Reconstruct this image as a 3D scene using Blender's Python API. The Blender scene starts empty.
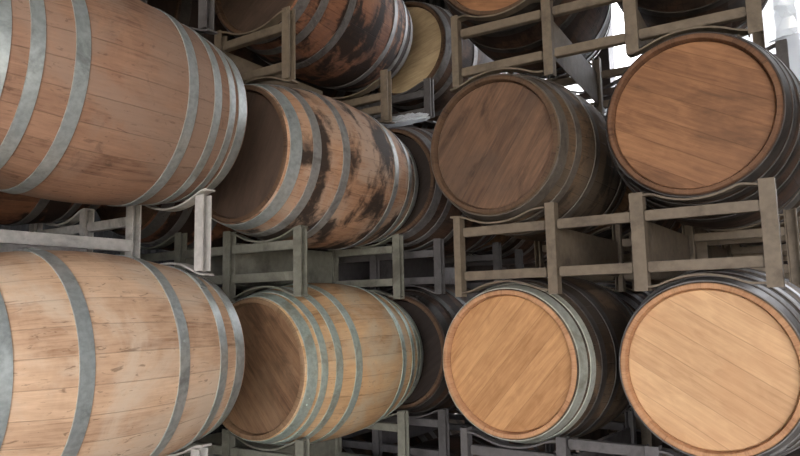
import bpy, bmesh, math, random
from mathutils import Vector, Matrix
random.seed(7)
PI = math.pi
sc = bpy.context.scene
COL = sc.collection
CAM_H = 1.687
LEVEL0 = 0.605          # height of the axis of the lowest barrels
PITCH = 0.865           # one tier of barrels and rack
RB, RC, RI, HL = 0.353, 0.282, 0.262, 0.465   # bilge, chime, inner radius, half length

def rb(y):
    return RB - (RB - RC) * abs(y / HL) ** 2.0

# ------------------------------------------------------------------ node helpers
def new_mat(name):
    m = bpy.data.materials.new(name); m.use_nodes = True
    nt = m.node_tree; nt.nodes.clear()
    out = nt.nodes.new('ShaderNodeOutputMaterial')
    p = nt.nodes.new('ShaderNodeBsdfPrincipled')
    nt.links.new(p.outputs[0], out.inputs[0])
    return m, nt, p, out

class N:
    def __init__(s, nt): s.nt = nt
    def put(s, sock, v):
        if isinstance(v, bpy.types.NodeSocket): s.nt.links.new(v, sock)
        elif v is not None: sock.default_value = v
    def math(s, op, a, b=None, c=None, clamp=False):
        n = s.nt.nodes.new('ShaderNodeMath'); n.operation = op; n.use_clamp = clamp
        for i, v in enumerate((a, b, c)):
            if v is not None: s.put(n.inputs[i], v)
        return n.outputs[0]
    def comb(s, x, y, z):
        n = s.nt.nodes.new('ShaderNodeCombineXYZ')
        for i, v in enumerate((x, y, z)): s.put(n.inputs[i], v)
        return n.outputs[0]
    def sep(s, v):
        n = s.nt.nodes.new('ShaderNodeSeparateXYZ'); s.put(n.inputs[0], v); return n.outputs
    def noise(s, vec, scale=1.0, detail=4.0, rough=0.55, dist=0.0):
        n = s.nt.nodes.new('ShaderNodeTexNoise'); s.put(n.inputs['Vector'], vec)
        n.inputs['Scale'].default_value = scale; n.inputs['Detail'].default_value = detail
        n.inputs['Roughness'].default_value = rough; n.inputs['Distortion'].default_value = dist
        return n.outputs['Fac']
    def white(s, w):
        n = s.nt.nodes.new('ShaderNodeTexWhiteNoise'); n.noise_dimensions = '1D'
        s.put(n.inputs['W'], w); return n.outputs['Value']
    def ramp(s, fac, stops, interp='LINEAR'):
        n = s.nt.nodes.new('ShaderNodeValToRGB'); s.put(n.inputs[0], fac)
        e = n.color_ramp.elements; n.color_ramp.interpolation = interp
        while len(e) < len(stops): e.new(0.5)
        for k, (p, c) in enumerate(stops):
            e[k].position = p; e[k].color = (*c, 1) if len(c) == 3 else c
        return n.outputs[0]
    def step(s, v, a, b):
        n = s.nt.nodes.new('ShaderNodeMapRange'); n.interpolation_type = 'SMOOTHSTEP'
        s.put(n.inputs[0], v); n.inputs[1].default_value = a; n.inputs[2].default_value = b
        return n.outputs[0]
    def mix(s, f, a, b, kind='MIX'):
        n = s.nt.nodes.new('ShaderNodeMix'); n.data_type = 'RGBA'; n.blend_type = kind
        s.put(n.inputs[0], f)
        for i, v in ((6, a), (7, b)):
            if isinstance(v, tuple) and len(v) == 3: v = (*v, 1)
            s.put(n.inputs[i], v)
        return n.outputs[2]
    def bump(s, h, strength, dist, p):
        n = s.nt.nodes.new('ShaderNodeBump'); n.inputs['Strength'].default_value = strength
        n.inputs['Distance'].default_value = dist; s.put(n.inputs['Height'], h)
        s.nt.links.new(n.outputs[0], p.inputs['Normal'])
    def tc(s, which='Object'): return s.nt.nodes.new('ShaderNodeTexCoord').outputs[which]
    def rnd(s): return s.nt.nodes.new('ShaderNodeObjectInfo').outputs['Random']
    def vmul(s, v, t):
        n = s.nt.nodes.new('ShaderNodeVectorMath'); n.operation = 'MULTIPLY'
        s.put(n.inputs[0], v); n.inputs[1].default_value = t; return n.outputs[0]

def hexlin(r, g, b):
    f = lambda c: (c / 255 / 12.92) if c / 255 <= 0.04045 else ((c / 255 + 0.055) / 1.055) ** 2.4
    return (f(r), f(g), f(b))

def stave_mat(name, dark, light, grey=None, greyamt=0.3, stain=0.0, stain_lo=0.56, nst=27, seed=0.0, mould=0.0, seam_amt=.42, bands=(), fleck_amt=.42, stain_soft=.09):
    """weathered oak staves: per-stave tone, grain along the barrel, seams, spill stains"""
    m, nt, p, out = new_mat(name); n = N(nt)
    o = n.tc(); x, y, z = n.sep(o); r = n.math('ADD', n.rnd(), seed)
    a = n.math('MULTIPLY', n.math('ARCTAN2', z, x), nst / (2 * PI))
    a = n.math('ADD', a, 200.37)
    idn = n.math('FLOOR', a); fr = n.math('FRACT', a)
    tone = n.white(n.math('MULTIPLY_ADD', r, 517.0, idn))
    gv = n.comb(n.math('MULTIPLY', a, 8.0), n.math('MULTIPLY', y, 8.0), n.math('MULTIPLY_ADD', idn, 3.7, n.math('MULTIPLY', r, 91.0)))
    grain = n.noise(gv, 1.0, 7, 0.62, 0.6)
    fv = n.comb(n.math('MULTIPLY', a, 4.5), n.math('MULTIPLY', y, 17.0), n.math('MULTIPLY_ADD', idn, 5.1, n.math('MULTIPLY', r, 37.0)))
    fleck = n.noise(fv, 1.0, 4, 0.6, 1.4)
    off = n.comb(n.math('MULTIPLY', r, 53.0), n.math('MULTIPLY', r, 17.0), n.math('MULTIPLY', r, 29.0))
    va = nt.nodes.new('ShaderNodeVectorMath'); va.operation = 'ADD'
    nt.links.new(o, va.inputs[0]); nt.links.new(off, va.inputs[1]); ov = va.outputs[0]
    mott = n.noise(ov, 7.0, 6, 0.65, 0.7)
    f = n.math('ADD', n.math('ADD', n.math('MULTIPLY', grain, 0.5), n.math('MULTIPLY', mott, .42)), n.math('MULTIPLY', tone, 0.17))
    c = n.ramp(f, [(0.34, dark), (0.50, tuple((u + v) / 2 for u, v in zip(dark, light))), (0.78, light)])
    if grey is not None:
        g = n.step(n.noise(ov, 3.2, 6, 0.62, 0.8), 0.62 - greyamt * 0.5, 0.80 - greyamt * 0.4)
        c = n.mix(n.math('MULTIPLY', g, 0.75), c, grey)
    fl = n.step(fleck, 0.60, 0.70)
    c = n.mix(n.math('MULTIPLY', fl, fleck_amt), c, tuple(v * 0.35 for v in dark))
    if mould > 0:
        mo = n.step(n.noise(ov, 9.0, 8, 0.7, 1.2), 0.60 - 0.1 * mould, 0.70)
        c = n.mix(n.math('MULTIPLY', mo, 0.6 * mould + 0.2), c, (0.030, 0.024, 0.020))
    if stain > 0:
        sv = n.comb(n.math('MULTIPLY', x, 2.6), n.math('MULTIPLY', y, 5.5), n.math('MULTIPLY_ADD', z, 2.2, n.math('MULTIPLY', r, 67.0)))
        big = n.noise(sv, 1.25, 3, 0.5, 0.6)
        for yc, wd, am in bands:
            q = n.math('DIVIDE', n.math('SUBTRACT', y, yc), wd)
            big = n.math('MULTIPLY_ADD', n.math('EXPONENT', n.math('MULTIPLY', n.math('MULTIPLY', q, q), -1.0)), am, big)
        st = n.step(n.math('MULTIPLY_ADD', n.math('SUBTRACT', n.noise(ov, 16.0, 7, 0.68, 0.8), .5), .42, big), stain_lo - 0.05, stain_lo + stain_soft)
        c = n.mix(n.math('MULTIPLY', st, stain), c, (0.014, 0.011, 0.010))
    e = n.math('MINIMUM', fr, n.math('SUBTRACT', 1.0, fr))
    wob = n.math('MULTIPLY_ADD', grain, 0.03, 0.008)
    seam = n.math('SUBTRACT', 1.0, n.math('DIVIDE', e, wob), clamp=True)
    c = n.mix(n.math('MULTIPLY', seam, seam_amt), c, tuple(v * 0.22 for v in dark))
    n.put(p.inputs['Base Color'], c)
    p.inputs['Roughness'].default_value = 0.72; p.inputs['Specular IOR Level'].default_value = 0.25
    h = n.math('SUBTRACT', n.math('MULTIPLY', grain, 0.5), n.math('MULTIPLY', seam, 1.2))
    n.bump(h, 0.5, 0.003, p)
    return m

def head_mat(name, dark, light, stain=0.0, wood_w=0.082, seed=0.0, contrast=1.0, pale=None):
    """barrel head: straight boards, fine grain along each board, per-board tone"""
    m, nt, p, out = new_mat(name); n = N(nt)
    o = n.tc(); x, y, z = n.sep(o); r = n.math('ADD', n.rnd(), seed)
    a = n.math('ADD', n.math('DIVIDE', x, wood_w), n.math('ADD', r, 40.0))
    idn = n.math('FLOOR', a); fr = n.math('FRACT', a)
    tone = n.white(n.math('MULTIPLY_ADD', r, 331.0, idn))
    gv = n.comb(n.math('MULTIPLY', a, 7.0), n.math('MULTIPLY', z, 5.0), n.math('MULTIPLY_ADD', idn, 3.3, n.math('MULTIPLY', r, 71.0)))
    grain = n.noise(gv, 1.0, 6, 0.6, 0.5)
    fv = n.comb(n.math('MULTIPLY', a, 2.2), n.math('MULTIPLY', z, 11.0), n.math('MULTIPLY_ADD', idn, 1.9, n.math('MULTIPLY', r, 23.0)))
    ray = n.noise(fv, 1.0, 4, 0.55, 1.0)
    f = n.math('ADD', n.math('MULTIPLY', grain, 0.62 * contrast), n.math('ADD', n.math('MULTIPLY', tone, 0.15 * contrast), n.math('MULTIPLY', ray, 0.35)))
    mid = 0.31 * contrast + 0.075 * contrast + 0.175
    c = n.ramp(f, [(max(0.0, mid - 0.26), dark), (min(1.0, mid + 0.26), light)])
    if pale is not None:
        blo = n.step(n.noise(n.vmul(o, (3.0, 3.0, 3.0)), 1.0, 5, 0.6, 0.6), 0.45, 0.65)
        c = n.mix(n.math('MULTIPLY', blo, 0.5), c, pale)
    if stain > 0:
        sv = n.comb(n.math('MULTIPLY', x, 9.0), n.math('MULTIPLY', r, 31.0), n.math('MULTIPLY', z, 3.2))
        st = n.step(n.noise(sv, 1.0, 7, 0.62, 0.7), 0.50, 0.68)
        c = n.mix(n.math('MULTIPLY', st, stain), c, tuple(v * 0.25 for v in dark))
    e = n.math('MINIMUM', fr, n.math('SUBTRACT', 1.0, fr))
    seam = n.math('SUBTRACT', 1.0, n.math('DIVIDE', e, 0.022), clamp=True)
    c = n.mix(n.math('MULTIPLY', seam, 0.38), c, tuple(v * 0.35 for v in dark))
    n.put(p.inputs['Base Color'], c)
    p.inputs['Roughness'].default_value = 0.62; p.inputs['Specular IOR Level'].default_value = 0.3
    n.bump(n.math('SUBTRACT', n.math('MULTIPLY', grain, 0.4), seam), 0.35, 0.002, p)
    return m

def metal_mat(name, base, grime, grime_amt=0.3, metallic=0.55, rough=0.45, rust=0.0, scale=9.0, rust_col=(0.16, 0.07, 0.03)):
    m, nt, p, out = new_mat(name); n = N(nt)
    o = n.tc(); r = n.rnd()
    off = n.comb(n.math('MULTIPLY', r, 53.0), n.math('MULTIPLY', r, 17.0), n.math('MULTIPLY', r, 29.0))
    va = nt.nodes.new('ShaderNodeVectorMath'); va.operation = 'ADD'
    nt.links.new(o, va.inputs[0]); nt.links.new(off, va.inputs[1]); ov = va.outputs[0]
    a = n.noise(ov, scale, 7, 0.65, 0.4); b = n.noise(ov, scale * 6, 4, 0.6, 0.0)
    c = n.mix(n.step(b, 0.3, 0.7), tuple(v * 0.86 for v in base), tuple(min(1, v * 1.12) for v in base))
    g = n.step(a, 0.64 - grime_amt * 0.4, 0.86 - grime_amt * 0.35)
    c = n.mix(n.math('MULTIPLY', g, 0.8), c, grime)
    if rust > 0:
        rr = n.step(n.noise(ov, scale * 1.7, 8, 0.7, 0.8), 0.66 - rust * 0.15, 0.76)
        c = n.mix(n.math('MULTIPLY', rr, 0.75), c, rust_col)
    n.put(p.inputs['Base Color'], c)
    p.inputs['Metallic'].default_value = metallic
    n.put(p.inputs['Roughness'], n.math('MULTIPLY_ADD', a, 0.35, rough - 0.15))
    n.bump(n.math('ADD', a, n.math('MULTIPLY', b, 0.4)), 0.18, 0.002, p)
    return m

def concrete(name, a, b):
    m, nt, p, out = new_mat(name); n = N(nt); o = n.tc()
    f = n.noise(o, 1.3, 8, .65, .3)
    n.put(p.inputs['Base Color'], n.ramp(f, [(.3, a), (.7, b)])); p.inputs['Roughness'].default_value = .85
    n.bump(n.noise(o, 30, 4, .6), .2, .004, p)
    return m
# ------------------------------------------------------------------ mesh helpers
def finish(bm, name, smooth=None):
    bmesh.ops.recalc_face_normals(bm, faces=bm.faces)
    me = bpy.data.meshes.new(name); bm.to_mesh(me); bm.free()
    if smooth is not None:
        for pl in me.polygons: pl.use_smooth = True
        me.set_sharp_from_angle(angle=smooth)
    return me

def link(name, me, mat=None, parent=None, loc=(0, 0, 0), rot=(0, 0, 0)):
    o = bpy.data.objects.new(name, me); COL.objects.link(o)
    o.location = loc; o.rotation_euler = rot
    if parent is not None: o.parent = parent
    if mat is not None:
        if not me.materials: me.materials.append(mat)
        o.material_slots[0].link = 'OBJECT'; o.material_slots[0].material = mat
    return o

def box(bm, x0, x1, y0, y1, z0, z1):
    vs = [bm.verts.new((x, y, z)) for x in (x0, x1) for y in (y0, y1) for z in (z0, z1)]
    for f in ((0, 1, 3, 2), (4, 6, 7, 5), (0, 4, 5, 1), (2, 3, 7, 6), (0, 2, 6, 4), (1, 5, 7, 3)):
        bm.faces.new([vs[i] for i in f])

def box_mesh(name, *a, bevel=0.0):
    bm = bmesh.new(); box(bm, *a)
    if bevel: bmesh.ops.bevel(bm, geom=list(bm.edges), offset=bevel, segments=2, affect='EDGES')
    return finish(bm, name, math.radians(40) if bevel else None)

def lathe(bm, prof, seg=108, closed=True):
    """revolve a closed (r, y) profile about the Y axis"""
    rings = []
    for k in range(seg):
        t = 2 * PI * k / seg
        rings.append([bm.verts.new((r * math.cos(t), y, r * math.sin(t))) for r, y in prof])
    m = len(prof)
    for k in range(seg):
        A, B = rings[k], rings[(k + 1) % seg]
        for i in range(m if closed else m - 1):
            j = (i + 1) % m
            bm.faces.new((A[i], B[i], B[j], A[j]))

def extrude_profile(bm, pts, axis, a, b):
    """closed 2-D profile pushed from a to b along an axis (0 x, 1 y, 2 z)"""
    def P(u, v, w):
        return {0: (w, u, v), 1: (u, w, v), 2: (u, v, w)}[axis]
    A = [bm.verts.new(P(u, v, a)) for u, v in pts]; B = [bm.verts.new(P(u, v, b)) for u, v in pts]
    k = len(pts)
    for i in range(k):
        j = (i + 1) % k; bm.faces.new((A[i], A[j], B[j], B[i]))
    bm.faces.new(A); bm.faces.new(B[::-1])

# ------------------------------------------------------------------ barrel meshes
def stave_shell_mesh():
    bm = bmesh.new()
    outer = [(rb(y), y) for y in [HL * (-1 + 2 * i / 36) for i in range(37)]]
    outer[0] = (RC - 0.004, -HL); outer[-1] = (RC - 0.004, HL)
    outer.insert(1, (RC, -HL + 0.004)); outer.insert(-1, (RC, HL - 0.004))
    rec = HL - 0.055
    prof = outer + [(RI + 0.003, HL), (RI, HL - 0.006), (RI - 0.002, rec), (RB - 0.03, 0), (RI - 0.002, -rec), (RI, -HL + 0.006), (RI + 0.003, -HL)]
    lathe(bm, prof, 108)
    for f in bm.faces:
        c = f.calc_center_median(); rr = math.hypot(c.x, c.z)
        if abs(c.y) > HL - .0035 or (abs(c.y) > rec - .03 and rr < RI + .002): f.material_index = 1
    return finish(bm, 'stave_shell', math.radians(35))

def head_mesh():
    bm = bmesh.new()
    prof = [(0.0001, -0.011), (0.2570, -0.011), (0.2600, -0.008), (0.2625, 0.000), (0.2625, 0.011), (0.0001, 0.011)]
    lathe(bm, prof, 96, closed=False)
    return finish(bm, 'head', math.radians(25))

def hoop_mesh(yc, w, lap=0.0):
    bm = bmesh.new(); y0, y1 = yc - w / 2, yc + w / 2
    g, t = 0.0008, 0.0030
    n = 3
    ys = [y0 + (y1 - y0) * i / n for i in range(n + 1)]
    prof = [(rb(y) + g + t, y) for y in ys] + [(rb(y) + g - 0.001, y) for y in reversed(ys)]
    lathe(bm, prof, 108)
    # lap joint: the second layer of strip over a short arc, and two rivets
    a0, a1 = 0.0, 0.26
    A = []
    for k in range(9):
        th = a0 + (a1 - a0) * k / 8
        row = []
        for (dr, y) in ((t + 0.0028, y0 + .001), (t + 0.0028, y1 - .001), (t - .001, y1 - .001), (t - .001, y0 + .001)):
            r = rb(y) + g + dr; row.append(bm.verts.new((r * math.cos(th), y, r * math.sin(th))))
        A.append(row)
    for k in range(8):
        for i in range(4):
            j = (i + 1) % 4; bm.faces.new((A[k][i], A[k + 1][i], A[k + 1][j], A[k][j]))
    bm.faces.new(A[0]); bm.faces.new(A[-1][::-1])
    for th in (0.06, 0.15):
        r = rb(yc) + g + t + 0.0014
        mt = Matrix.Translation((r * math.cos(th), yc, r * math.sin(th)))
        bmesh.ops.create_uvsphere(bm, u_segments=8, v_segments=5, radius=0.0052, matrix=mt)
    return finish(bm, 'hoop', math.radians(35))

SHELL, HEAD = stave_shell_mesh(), head_mesh()
H6 = [hoop_mesh(s * y, w) for y, w in ((.427, .048), (.333, .036), (.182, .038)) for s in (-1, 1)]
H6P = [hoop_mesh(y, w) for y, w in ((-.427, .048), (.427, .048), (-.342, .036), (.337, .036), (-.150, .040), (.160, .038))]
H8 = [hoop_mesh(s * y, w) for y, w in ((.428, .046), (.370, .030), (.294, .034), (.182, .038)) for s in (-1, 1)]

# ------------------------------------------------------------------ materials
M = {}
M['stave_pale'] = stave_mat('pale weathered oak staves', hexlin(146, 110, 84), hexlin(220, 186, 154), hexlin(206, 186, 164), 0.36, seed=.1, seam_amt=.30, fleck_amt=.55)
M['stave_pink'] = stave_mat('pinkish brown oak staves', hexlin(100, 72, 57), hexlin(172, 134, 109), hexlin(146, 122, 106), 0.4, seed=.2, mould=.25, seam_amt=.32)
M['stave_stained'] = stave_mat('oak staves with black spill stains', hexlin(118, 82, 60), hexlin(194, 152, 120), hexlin(172, 150, 132), 0.5, stain=.92, stain_lo=.56, seed=.3, stain_soft=.12, bands=((.12, .09, .16), (-.30, .04, .13), (.02, .03, .05), (.32, .06, .08)))
M['stave_gold'] = stave_mat('golden oak staves', hexlin(142, 106, 72), hexlin(210, 172, 128), hexlin(182, 166, 140), 0.35, seed=.4, mould=.12)
M['stave_grimy'] = stave_mat('grey grimy oak staves', hexlin(62, 50, 40), hexlin(128, 100, 74), hexlin(92, 82, 70), 0.5, stain=.7, stain_lo=.49, seed=.5, mould=.5)
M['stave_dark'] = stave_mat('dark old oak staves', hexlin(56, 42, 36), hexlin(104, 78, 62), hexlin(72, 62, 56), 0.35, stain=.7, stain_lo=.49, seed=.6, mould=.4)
M['stave_wine'] = stave_mat('wine soaked oak staves', hexlin(80, 52, 42), hexlin(158, 110, 82), hexlin(100, 76, 68), 0.3, stain=.93, stain_lo=.47, seed=.7, mould=.3)
M['head_blond'] = head_mat('blond oak barrel head', hexlin(166, 126, 90), hexlin(220, 180, 136), seed=.15, contrast=.85, pale=hexlin(188, 144, 104))
M['head_amber'] = head_mat('amber oak barrel head', hexlin(142, 98, 61), hexlin(204, 156, 108), seed=.35, contrast=.95)
M['head_russet'] = head_mat('russet oak barrel head', hexlin(100, 66, 44), hexlin(162, 116, 80), stain=.4, seed=.55, pale=hexlin(106, 74, 52))
M['head_grey'] = head_mat('greyed oak barrel head', hexlin(64, 47, 38), hexlin(124, 94, 72), stain=.55, seed=.75, contrast=1.0, pale=hexlin(82, 68, 58))
M['head_brown'] = head_mat('brown oak barrel head', hexlin(84, 60, 43), hexlin(148, 114, 84), stain=.45, seed=.25, contrast=1.2, pale=hexlin(132, 106, 82))
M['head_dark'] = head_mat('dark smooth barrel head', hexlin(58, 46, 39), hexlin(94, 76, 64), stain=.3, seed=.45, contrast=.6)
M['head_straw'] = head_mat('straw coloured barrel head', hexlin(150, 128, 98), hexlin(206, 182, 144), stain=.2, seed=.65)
M['head_shade'] = head_mat('barrel head with shade in its colour', hexlin(34, 28, 25), hexlin(58, 48, 42), seed=.85)  # shade behind the front barrels is put into this head colour
for nm, d, l in (('rim_tan', (140, 98, 68), (196, 150, 112)), ('rim_brown', (62, 47, 37), (104, 80, 61)), ('rim_drab', (96, 74, 54), (148, 118, 90)), ('rim_russet', (78, 54, 40), (124, 90, 66))):
    M[nm] = stave_mat('sawn stave ends ' + nm[4:], hexlin(*d), hexlin(*l), None, 0, seed=.9, seam_amt=.12)
M['hoop_zinc'] = metal_mat('bright zinc hoop', hexlin(178, 184, 182), hexlin(116, 118, 114), .35, .6, .40)
M['hoop_grey'] = metal_mat('worn grey hoop', hexlin(140, 138, 134), hexlin(84, 78, 74), .45, .35, .46, rust=.2)
M['hoop_pale'] = metal_mat('dusty pale zinc hoop', hexlin(172, 172, 160), hexlin(126, 120, 100), .45, .3, .46, rust=.15, rust_col=(.22, .16, .09))
M['hoop_green'] = metal_mat('greenish zinc hoop', hexlin(164, 174, 164), hexlin(124, 118, 98), .4, .45, .46, rust=.2, rust_col=(.26, .16, .08))
M['hoop_dull'] = metal_mat('dull grey hoop', hexlin(108, 104, 102), hexlin(62, 57, 54), .45, .25, .5, rust=.2)
M['hoop_brown'] = metal_mat('grimy brownish hoop', hexlin(96, 87, 78), hexlin(58, 50, 43), .45, .2, .55, rust=.3)
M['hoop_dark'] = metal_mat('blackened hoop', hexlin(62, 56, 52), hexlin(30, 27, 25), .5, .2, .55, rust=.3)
M['rack_steel'] = metal_mat('dusty beige painted rack steel', hexlin(108, 95, 79), hexlin(70, 60, 50), .4, .05, .62, rust=.1, scale=6)
M['rack_grey'] = metal_mat('grey rack steel', hexlin(88, 84, 83), hexlin(54, 50, 47), .4, .1, .6, rust=.1, scale=6)
M['rack_zinc'] = metal_mat('pale galvanised rack steel', hexlin(184, 180, 174), hexlin(100, 92, 84), .35, .15, .5, rust=.1, scale=6)
M['rack_green'] = metal_mat('grey green rack steel', hexlin(114, 112, 100), hexlin(70, 66, 56), .4, .1, .58, rust=.1, scale=6)

def tag(o, label, cat, group=None, kind=None):
    if label: o['label'] = label
    if cat: o['category'] = cat
    if group: o['group'] = group
    if kind: o['kind'] = kind
    return o

# ------------------------------------------------------------------ barrel
BARRELS = []; RACKS = []
BGROUP = 'oak wine barrels lying in the racks'
def barrel(x, y, lev, yaw, label, stave='stave_dark', head='head_dark', hoop='hoop_dark', n=6, roll=None, hroll=None, dz=0.0, group=BGROUP, chime=None, chimes=2, rim='rim_brown', size=(1, 1)):
    """x, y = centre of the barrel on plan; yaw in degrees; the front head looks towards -Y"""
    e = bpy.data.objects.new('wine_barrel', None); COL.objects.link(e)
    e.empty_display_size = .2
    e.location = (x, y, LEVEL0 + PITCH * lev - RB + dz); e.rotation_euler = (0, 0, math.radians(yaw))
    e.scale = (size[0], size[1], size[0]); tag(e, label, 'barrel', group)
    roll = random.uniform(0, 6.28) if roll is None else math.radians(roll)
    hroll = random.uniform(0, 3.14) if hroll is None else math.radians(hroll)
    BARRELS.append((x, y, lev, math.radians(yaw), LEVEL0 + PITCH * lev + dz - RB + RB * size[0], size))
    so_ = link('stave_shell', SHELL, M[stave], e, (0, 0, RB), (0, roll, 0))
    if len(SHELL.materials) < 2: SHELL.materials.append(M['rim_tan'])
    so_.material_slots[1].link = 'OBJECT'; so_.material_slots[1].material = M[rim]
    link('head', HEAD, M[head], e, (0, -HL + .036, RB), (0, hroll, 0))
    link('head', HEAD, M[head], e, (0, HL - .036, RB), (0, hroll + 1, PI))
    for k, me in enumerate({6: H6, 7: H6P, 8: H8}[n]):
        link('hoop', me, M[chime if (chime and k < chimes) else hoop], e, (0, 0, RB), (0, roll + 0.35 * k + 0.9 * (k % 2), 0))
    return e

# ------------------------------------------------------------------ rack
POSTS = (-.568, -.163, .151, .568)
POSTS = (-.565, -.160, .160, .565)
RH = .345; CW = .4125
YC = (-.3625, .3625)
DEPTH = .72
def post_mesh(back, side, z0, z1, w=.0245):
    """U channel; web to the front (rear frame: to the back), or open sideways"""
    bm = bmesh.new(); d, t = .042, .005
    s = -1 if not back else 1
    pts = [(-w, s * .024), (w, s * .024), (w, s * .024 - s * d), (w - t, s * .024 - s * d), (w - t, s * .024 - s * t), (-w + t, s * .024 - s * t), (-w + t, s * .024 - s * d), (-w, s * .024 - s * d)]
    if side: pts = [(-q * s, p_) for p_, q in pts]          # open towards the aisle
    extrude_profile(bm, pts, 2, z0, z1)
    return finish(bm, 'post')
def tube_rail_mesh(half):
    bm = bmesh.new(); box(bm, -half, half, -.017, .017, -.018, .018)
    bmesh.ops.bevel(bm, geom=list(bm.edges), offset=.003, segments=2, affect='EDGES')
    return finish(bm, 'cross_rail', math.radians(40))
SW = .021
def saddle_mesh(R, end, up):
    """bent flat bar: follows the barrel, then levels out to meet the posts"""
    bm = bmesh.new(); t = .007; rows = []; nn = 32
    s1 = .125; z1 = R - math.sqrt(R * R - s1 * s1); m1 = s1 / math.sqrt(R * R - s1 * s1); L = .2 - s1
    for k in range(nn + 1):
        s = -.206 + .412 * k / nn; a = abs(s)
        if a <= s1: z = R - math.sqrt(R * R - a * a)
        else:
            u = min(1, (a - s1) / L)
            z = (2*u**3 - 3*u**2 + 1) * z1 + (u**3 - 2*u**2 + u) * L * m1 + (-2*u**3 + 3*u**2) * end
        z0, z1_ = (z - t, z) if up else (t - z, -z)
        rows.append([bm.verts.new((s, yy, zz)) for yy, zz in ((-SW, z0), (SW, z0), (SW, z1_), (-SW, z1_))])
    for k in range(nn):
        for i in range(4):
            j = (i + 1) % 4; bm.faces.new((rows[k][i], rows[k + 1][i], rows[k + 1][j], rows[k][j]))
    bm.faces.new(rows[0]); bm.faces.new(rows[-1][::-1])
    return finish(bm, 'saddle', math.radians(35))
CACHE = {}
def cached(key, fn):
    if key not in CACHE: CACHE[key] = fn()
    return CACHE[key]
PLATE = box_mesh('side_plate', -.003, .003, -.345, .345, -.085, .085, bevel=.001)
SIDER = box_mesh('side_rail', -.017, .017, -.345, .345, -.0215, .0215, bevel=.003)
RGROUP = 'steel two barrel racks between the tiers'
def rack(*a, **k): RACKS.append((a, k))
def section(rx, ry, ra, yy, cx, lev):
    """where the barrel of a tier crosses a frame: sideways position, axis height, radius"""
    best = None
    for bx, by, bl, ba, bz, size in BARRELS:
        if bl != lev: continue
        dx, dy = bx - rx, by - ry
        lx, ly = dx * math.cos(ra) + dy * math.sin(ra), -dx * math.sin(ra) + dy * math.cos(ra)
        d = ba - ra
        if abs(math.sin(ra - ba)) > .4 or abs(lx - cx) > .3: continue
        t = (yy - ly) / math.cos(d); xc = lx - math.sin(d) * t; u = t / size[1]
        if abs(u) > HL + .02: continue
        r = max(rb(max(-HL, min(HL, q))) for q in (u - .026, u, u + .026)) * size[0] + .0106
        if best is None or abs(t) < best[3]: best = (xc, bz, r, abs(t))
    return best
def build_rack(x, y, gap, yaw, label, mat='rack_steel', cradle=None, inner='plate', group=RGROUP, dz=0.0, depth=DEPTH, open_back=False, mid_up=False, side_open=None, widths=(.0245,) * 4):
    """gap g carries tier g; x, y = centre on plan of the whole rack, or of one cradle (0 left, 1 right)"""
    a = math.radians(yaw)
    if cradle is not None:
        x -= YC[cradle] * math.cos(a); y -= YC[cradle] * math.sin(a)
    e = bpy.data.objects.new('barrel_rack', None); COL.objects.link(e); e.empty_display_size = .2
    zc = LEVEL0 + PITCH * gap - PITCH / 2 + dz
    e.location = (x, y, zc - RH / 2); e.rotation_euler = (0, 0, a)
    tag(e, label, 'rack', group)
    m = M[mat]; h = RH / 2
    if side_open is None: side_open = x < -1.5
    if side_open: widths = (.019,) * 4
    ym = 0
    for back in (False, True):
        yy = depth / 2 * (1 if back else -1)
        lim = {}
        rails = {1: .1145, -1: .1145}
        sads = []
        for cx in YC:
            for s in (1, -1):
                sec = section(x, y, a, yy, cx, gap if s > 0 else gap - 1)
                if sec is None: xc, A, r = cx, PITCH / 2, .318
                else: xc, A, r = sec[0], (sec[1] - zc) * s, sec[2]
                xo = max(-.03, min(.03, xc - cx))
                r = math.ceil(r * 500) / 500 + abs(xc - cx - xo)
                low = A - r
                rails[s] = min(rails[s], low)
                sads.append((cx + xo, s, r, low))
                for k, px in enumerate(POSTS):
                    if abs(px - cx) < .3:
                        gapx = abs(px - xc) - .0255
                        hh = A - math.sqrt(max(0, r * r - gapx * gapx)) if r > gapx else 9
                        lim[(k, s)] = min(lim.get((k, s), 9), hh)
        for cx, s, r, low in sads:
            end = max(.018, min(.048, h - low - .012))
            me = cached(('s', round(r, 3), round(end, 3), s), lambda: saddle_mesh(r, end, s > 0))
            link('saddle', me, m, e, (cx, yy, h + s * low))
        for k, px in enumerate(POSTS):
            t = min(h, math.floor(lim[(k, 1)] * 250) / 250); b = min(h, math.floor(lim[(k, -1)] * 250) / 250)
            if gap == 0: b = h
            me = cached(('p', back, side_open, round(t, 3), round(b, 3), widths[k]), lambda: post_mesh(back, side_open, -b, t, widths[k]))
            link('post', me, m, e, (px, yy, h))
        for rx, half in ((-.3625, .178), (0, .136), (.3625, .178)):
            if open_back and back and rx > 0: continue
            for s in (1, -1):
                zz = h + s * (rails[s] - .025)
                if mid_up and s > 0 and rx == 0: zz = RH - .022
                link('cross_rail', cached(('r', half), lambda: tube_rail_mesh(half)), m, e, (rx, yy, zz))
    for px in (POSTS[1], POSTS[2]):
        if inner == 'plate': link('side_plate', PLATE, m, e, (px, 0, h)).scale = (1, (depth - .03) / .69, 1)
        else:
            link('side_rail', SIDER, m, e, (px, 0, h - .022)).scale = (1, (depth - .03) / .69, 1)
    return e

# ------------------------------------------------------------------ layout
def along(cx, cy, yaw, d):
    a = math.radians(yaw); return cx - math.sin(a) * d, cy + math.cos(a) * d

TIER = ('floor tier', 'lower tier', 'middle tier', 'top tier')
LY = 4.2
LIFT = .063       # the first left stack stands on a low kerb
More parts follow.
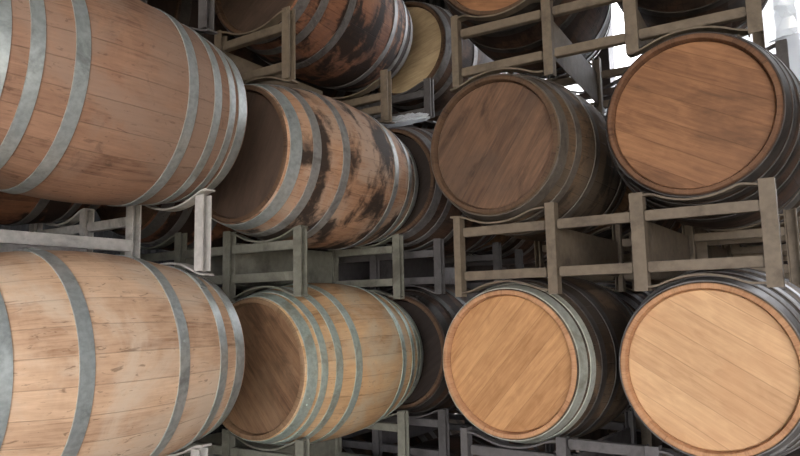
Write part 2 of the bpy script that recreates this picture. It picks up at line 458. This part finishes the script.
# --- left block, first row, the pair seen from the side
barrel(-2.022, 1.116, 1, 1.2, 'pale barrel at lower left seen from the side with bright wide hoops', 'stave_pale', 'head_brown', 'hoop_zinc', 7, roll=200, dz=LIFT)
barrel(-2.024, 1.116, 2, 0, 'pinkish brown barrel at upper left seen from the side, many hoops', 'stave_pink', 'head_brown', 'hoop_zinc', 8, roll=80, dz=LIFT)
barrel(-2.045, 1.113, 0, .5, 'floor tier barrel beneath the pale side-on barrel', 'stave_pale', 'head_brown', 'hoop_zinc', dz=LIFT)
barrel(-2.045, 1.113, 3, .5, 'top tier barrel above the pinkish side-on barrel', 'stave_dark', 'head_dark', 'hoop_dull', dz=LIFT)
# --- left block, second row
barrel(-2.028, 2.285, 1, 2.4, 'golden barrel with brown head and greenish hoops, lower tier beside the pale side-on barrel', 'stave_gold', 'head_brown', 'hoop_green', 8, hroll=-42, roll=30, rim='rim_drab', size=(.98, .945), dz=.002)
barrel(-2.026, 2.232, 2, 2, 'barrel with black spill stains and dark head, middle tier', 'stave_stained', 'head_dark', 'hoop_grey', 6, hroll=25, roll=140, size=(.99, 1.03), dz=-.016, chime='hoop_zinc')
barrel(-2.03, 2.29, 0, 2, 'floor tier barrel beneath the golden barrel', 'stave_gold', 'head_brown', 'hoop_dull')
barrel(-2.15, 2.430, 3, LY, 'wine-soaked barrel with dark head and rough staves, top tier above the black-stained barrel', 'stave_wine', 'head_dark', 'hoop_dull', 6, hroll=60)
# --- right block, first row
barrel(-1.141, 2.812, 1, -.5, 'amber-headed barrel with bright zinc end hoop, lower tier centre', 'stave_grimy', 'head_amber', 'hoop_dark', 8, hroll=42, chime='hoop_pale', chimes=4, rim='rim_tan')
barrel(-.424, 2.829, 1, -1.2, 'blond-headed barrel at lower right, the palest and largest head', 'stave_grimy', 'head_blond', 'hoop_dull', 8, hroll=-58, rim='rim_tan')
barrel(-1.176, 2.806, 2, .5, 'grimy barrel with greyish stained head, middle tier centre', 'stave_grimy', 'head_grey', 'hoop_brown', 6, hroll=35)
barrel(-.441, 2.858, 2, .6, 'russet-headed barrel at upper right, middle tier', 'stave_dark', 'head_russet', 'hoop_dark', 8, hroll=-62, rim='rim_russet')
barrel(-1.150, 2.812, 0, 0, 'floor tier barrel beneath the amber-headed barrel', 'stave_grimy', 'head_amber', 'hoop_dull')
barrel(-.430, 2.829, 0, 0, 'floor tier barrel beneath the blond-headed barrel', 'stave_grimy', 'head_blond', 'hoop_dull')
barrel(-1.205, 2.900, 3, 5.5, 'top tier barrel with reddish head, above the grey stained head', 'stave_dark', 'head_russet', 'hoop_dark', 6)
barrel(-.485, 2.970, 3, 5.5, 'dark top tier barrel against the bright sky above the russet head', 'stave_dark', 'head_dark', 'hoop_dark', 6)
# --- racks of the two front rows
rx, ry = -2.058, 1.105
K = dict(inner='rail', dz=LIFT, depth=.76, open_back=True)
rack(rx, ry, 2, .5, 'pale galvanised rack between the two side-on barrels at the left', 'rack_zinc', 1, **K)
rack(rx, ry, 1, .5, 'rack under the pale side-on barrel at lower left', 'rack_zinc', 1, **K)
rack(rx, ry, 3, .5, 'rack above the pinkish side-on barrel at upper left', 'rack_grey', 1, **K)
rack(rx, ry, 0, .5, 'rack on the floor under the first left stack', 'rack_zinc', 1, **K)
rx, ry = along(-2.03, 1.935, 2, DEPTH / 2)
rack(rx, ry, 2, 2, 'grey green rack between the black-stained barrel and the golden barrel', 'rack_green', 1)
rack(rx + .01, ry, 1, 2, 'rack under the golden barrel with greenish saddle', 'rack_green', 1)
rack(rx - .026, ry - .04, 3, 2, 'rack between the black-stained barrel and the wine-soaked barrel', 'rack_steel', 1)
rack(rx, ry, 0, 2, 'rack on the floor under the second left stack', 'rack_green', 1)
rack(-.783, 2.382 + .41, 2, 0, 'beige rack between the two tiers of round heads at the right', 'rack_steel', widths=(.015, .0185, .023, .0235), depth=.82)
rack(-.78, 2.385 + .41, 1, -.5, 'rack under the amber-headed and blond-headed barrels', 'rack_grey', widths=(.015, .0185, .023, .0235), mid_up=True, depth=.82)
x0, y0 = along(-.785, 2.455, 4.5, .40)
rack(x0, y0, 3, 4.5, 'slanting beige rack above the grey and russet heads', 'rack_steel', widths=(.015, .0185, .023, .0235), depth=.80)
rack(-.78, 2.382 + .41, 0, 0, 'rack on the floor under the right stack', 'rack_steel', depth=.82)

# --- neighbours and deeper rows, mostly in the dark
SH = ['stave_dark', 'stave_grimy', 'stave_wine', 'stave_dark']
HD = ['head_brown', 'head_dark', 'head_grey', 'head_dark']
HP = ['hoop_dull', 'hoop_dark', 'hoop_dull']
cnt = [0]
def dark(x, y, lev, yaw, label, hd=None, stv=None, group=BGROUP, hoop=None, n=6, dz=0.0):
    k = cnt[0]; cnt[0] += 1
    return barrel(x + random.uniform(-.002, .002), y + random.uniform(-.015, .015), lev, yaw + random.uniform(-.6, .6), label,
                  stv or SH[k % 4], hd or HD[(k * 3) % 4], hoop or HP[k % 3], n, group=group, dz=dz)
# left line of the left block
for row, (cx, cy) in enumerate(((-2.05, 1.115), (-2.05, 2.26))):
    a = math.radians((.5, 2)[row]); nx, ny = cx - .725 * math.cos(a), cy - .725 * math.sin(a)
    who = ('pale and pinkish side-on barrels', 'golden and black-stained barrels')[row]
    for lev in range(4):
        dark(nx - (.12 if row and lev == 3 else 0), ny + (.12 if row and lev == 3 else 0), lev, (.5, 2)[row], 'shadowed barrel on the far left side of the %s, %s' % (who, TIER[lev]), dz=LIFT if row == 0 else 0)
# rows behind on the left
DEEP = 'barrels lost in the dark behind the front stacks'
DEEPR = 'racks lost in the dark behind the front stacks'
for row, (cx, cy) in enumerate(((-1.985, 3.235), (-2.02, 4.32))):
    a = math.radians(2)
    for lev in range(4):
        if row == 0:
            lab = ('floor tier barrel behind the golden barrel stack', 'dark barrel end to end behind the golden barrel, lower tier',
                   'dark barrel with shiny hoops end to end behind the black-stained barrel', 'straw-headed barrel behind the wine-soaked barrel, top tier')[lev]
            dark(cx - (.13 if lev == 3 else 0), cy + (.30 if lev == 3 else (.02, -.0, -.03)[lev]), lev, 2, lab, 'head_straw' if lev == 3 else 'head_shade', 'stave_dark', hoop='hoop_dull' if lev > 1 else 'hoop_dark')
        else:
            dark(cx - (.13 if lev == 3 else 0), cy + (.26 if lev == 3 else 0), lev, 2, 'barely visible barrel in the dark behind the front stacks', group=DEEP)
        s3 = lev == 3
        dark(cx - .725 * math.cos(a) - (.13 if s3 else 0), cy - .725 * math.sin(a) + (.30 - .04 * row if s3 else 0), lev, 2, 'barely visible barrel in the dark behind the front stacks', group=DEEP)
        if row == 0:
            lab = ('rack on the floor behind the golden barrel stack', 'grey rack behind and right of the golden barrel, under the dark barrel',
                   'grey rack behind the black-stained barrel, between dark barrels', 'grey rack under the straw-headed barrel')[lev]
            rack(cx - (.08 if lev == 3 else 0), cy + (.10 if lev == 3 else .03), lev, 2, lab, 'rack_grey', 1)
        else:
            rack(cx, cy, lev, 2, 'rack barely visible in the dark behind the front stacks', 'rack_grey', 1, group=DEEPR)
# rows behind on the right, only three tiers high
for row, cy in enumerate((3.86, 4.95)):
    for lev in range(3):
        for k, cx in enumerate((-1.15, -.425)):
            if row == 0:
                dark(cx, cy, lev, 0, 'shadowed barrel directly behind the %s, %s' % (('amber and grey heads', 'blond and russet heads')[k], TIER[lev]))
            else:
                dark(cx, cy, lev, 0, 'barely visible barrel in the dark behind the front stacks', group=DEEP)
        if row == 0 and lev == 2:
            rack(-.78, cy + .09, 3, 0, 'empty dark rack against the bright sky behind the russet-headed barrel', 'rack_grey')
        if row == 0:
            rack(-.78, cy, lev, 0, 'dim rack behind the beige rack at the right, %s' % ('on the floor', 'under the lower tier', 'under the middle tier')[lev], 'rack_steel')
        else:
            rack(-.78, cy, lev, 0, 'rack barely visible in the dark behind the front stacks', 'rack_steel', group=DEEPR)

for a_, k_ in RACKS: build_rack(*a_, **k_)
# ------------------------------------------------------------------ crumpled plastic wrap
from mathutils import noise as mn
def film_mat():
    m, nt, p, out = new_mat('clear crumpled plastic film'); n = N(nt)
    nt.nodes.remove(p)
    tr = nt.nodes.new('ShaderNodeBsdfTranslucent'); tr.inputs[0].default_value = (.85, .88, .9, 1)
    df = nt.nodes.new('ShaderNodeBsdfDiffuse'); df.inputs[0].default_value = (.75, .77, .78, 1)
    gl = nt.nodes.new('ShaderNodeBsdfGlossy'); gl.inputs['Roughness'].default_value = .18
    tp = nt.nodes.new('ShaderNodeBsdfTransparent')
    def mx(f, a, b):
        k = nt.nodes.new('ShaderNodeMixShader'); k.inputs[0].default_value = f
        nt.links.new(a, k.inputs[1]); nt.links.new(b, k.inputs[2]); return k.outputs[0]
    a = mx(.35, tr.outputs[0], df.outputs[0]); a = mx(.25, a, gl.outputs[0]); a = mx(.3, a, tp.outputs[0])
    nt.links.new(a, out.inputs[0]); return m
M['film'] = film_mat()
def film_heap(x, y, z, sx, sy, sz, seed, label, group=None):
    bm = bmesh.new(); bmesh.ops.create_icosphere(bm, subdivisions=5, radius=1)
    for v in bm.verts:
        d = v.co.normalized(); q = d * 2.2 + Vector((seed, 0, 0)); k = 0
        for o_, a_ in ((1, .30), (2.3, .17), (5.1, .09), (11, .045)):
            k += a_ * (1 - 2 * abs(mn.noise(q * o_)))
        r = .85 + k
        v.co = Vector((d.x * sx * r, d.y * sy * r, max(0.0, d.z * sz * r + sz * .15)))
    bmesh.ops.remove_doubles(bm, verts=bm.verts, dist=.0005)
    o = link('plastic_wrap', finish(bm, 'plastic_wrap', math.radians(25)), M['film'], None, (x, y, z))
    return tag(o, label, 'plastic wrap', group)
ztop = LEVEL0 + PITCH * 2 + RB + .004
film_heap(-1.15, 3.95, ztop + .006, .15, .2, .13, 3.1, 'crumpled clear plastic behind the grey stained head, left of the russet head')
zr3 = LEVEL0 + PITCH * 3 - PITCH / 2 + RH / 2
film_heap(-1.90, 2.768, ztop - .052, .14, .028, .035, 5.2, 'pale flattened strip of plastic wrap on the dark barrel between black-stained barrel and grey head')
film_heap(-.36, 3.95, zr3 + .002, .40, .34, .55, 8.4, 'bright crumpled plastic wrap at the far upper right behind the russet-headed barrel')

# ------------------------------------------------------------------ the shed
def cladding(name, a):
    m, nt, p, out = new_mat(name); n = N(nt); o = n.tc(); x, y, z = n.sep(o)
    w = n.math('SINE', n.math('MULTIPLY', n.math('ADD', x, y), 60.0))
    n.put(p.inputs['Base Color'], n.mix(n.noise(o, 2.0, 6, .6), tuple(v * .8 for v in a), tuple(v * 1.2 for v in a)))
    p.inputs['Roughness'].default_value = .6; n.bump(w, .6, .02, p)
    return m
M['floor'] = concrete('worn concrete floor', hexlin(52, 49, 46), hexlin(74, 70, 66))
M['yard'] = concrete('pale yard ground', hexlin(150, 142, 130), hexlin(188, 180, 166))
M['clad'] = cladding('dark corrugated cladding', hexlin(24, 22, 23))
M['beam'] = metal_mat('dark building steel', hexlin(52, 50, 52), hexlin(36, 34, 34), .3, .1, .6)
def struct(name, bounds, mat):
    bs = bounds if isinstance(bounds[0], tuple) else (bounds,)
    bm = bmesh.new()
    for b in bs: box(bm, *b)
    o = link(name, finish(bm, name), mat); o['kind'] = 'structure'; return o
X0, X1, Y0, Y1, ZR = -6.5, 3.5, -3.2, 6.6, 5.6
struct('floor', (X0 - .2, X1 + .2, Y0, Y1 + .2, -.15, 0), M['floor'])
struct('ground', ((-40, 40, -45, Y0, -.17, -.02), (X1 + .2, 40, Y0, 40, -.17, -.02)), M['yard'])
struct('ceiling', (X0 - .2, X1 + .2, Y0 - .6, Y1 + .2, ZR, ZR + .12), M['clad'])
struct('wall_left', (X0 - .2, X0, Y0, Y1, 0, ZR), M['clad'])
struct('wall_right', ((X1, X1 + .2, -.6, Y1, 0, ZR), (X1, X1 + .2, Y0, -.6, 3.0, ZR)), M['clad'])
WX0, WX1, WZ0 = -2.9, 1.4, 2.55
struct('wall_back', ((X0 - .2, X1 + .2, Y1, Y1 + .2, 0, WZ0), (X0 - .2, WX0, Y1, Y1 + .2, WZ0, ZR), (WX1, X1 + .2, Y1, Y1 + .2, WZ0, ZR)), M['clad'])
struct('wall_front', ((X0 - .2, X1 + .2, Y0 - .2, Y0, 3.2, ZR), (X0 - .2, -.9, Y0 - .2, Y0, 0, 3.2)), M['clad'])
struct('trim_4', (-3.3, -1.6, .6, 1.72, 0, LIFT), M['floor'])
struct('trim_1', (-2.02, -1.86, Y1 - .2, Y1 - .02, 0, ZR), M['beam'])
struct('trim_2', (WX0, WX1, Y1 - .14, Y1 - .04, 3.62, 3.72), M['beam'])
struct('trim_3', (-.42, -.26, Y1 - .2, Y1 - .02, 0, ZR), M['beam'])

# ------------------------------------------------------------------ light
w = bpy.data.worlds.new('daylight'); sc.world = w; w.use_nodes = True
bg = w.node_tree.nodes['Background']; bg.inputs[0].default_value = (.94, .95, 1.0, 1); bg.inputs[1].default_value = 1.0
sd = bpy.data.lights.new('sun', 'SUN'); so = bpy.data.objects.new('sun', sd); COL.objects.link(so)
sd.energy = 3.0; sd.angle = .02; sd.color = (1, .97, .92)
so.rotation_euler = Vector((.15, -.75, -1.0)).to_track_quat('-Z', 'Y').to_euler()

# ------------------------------------------------------------------ camera
f_px = 661.1
pitch, roll, yaw = (math.radians(v) for v in (6.9556, -1.1593, 34.6724))
F = Vector((-math.sin(yaw) * math.cos(pitch), math.cos(yaw) * math.cos(pitch), math.sin(pitch)))
R = Vector((math.cos(yaw), math.sin(yaw), 0)); U = R.cross(F)
R, U = R * math.cos(roll) + U * math.sin(roll), -R * math.sin(roll) + U * math.cos(roll)
cd = bpy.data.cameras.new('camera'); co = bpy.data.objects.new('camera', cd); COL.objects.link(co)
mx = Matrix((R, U, -F)).transposed().to_4x4(); mx.translation = (0, 0, CAM_H); co.matrix_world = mx
cd.sensor_fit = 'HORIZONTAL'; cd.sensor_width = 36; cd.lens = f_px / 800 * 36; cd.clip_start = .05
sc.camera = co
sc.view_settings.view_transform = 'Standard'; sc.view_settings.look = 'None'
sc.view_settings.gamma = 1; sc.view_settings.use_curve_mapping = False
sc.view_settings.exposure = 3.43
sc.cycles.use_denoising = True
sc.cycles.max_bounces = 8; sc.cycles.diffuse_bounces = 3
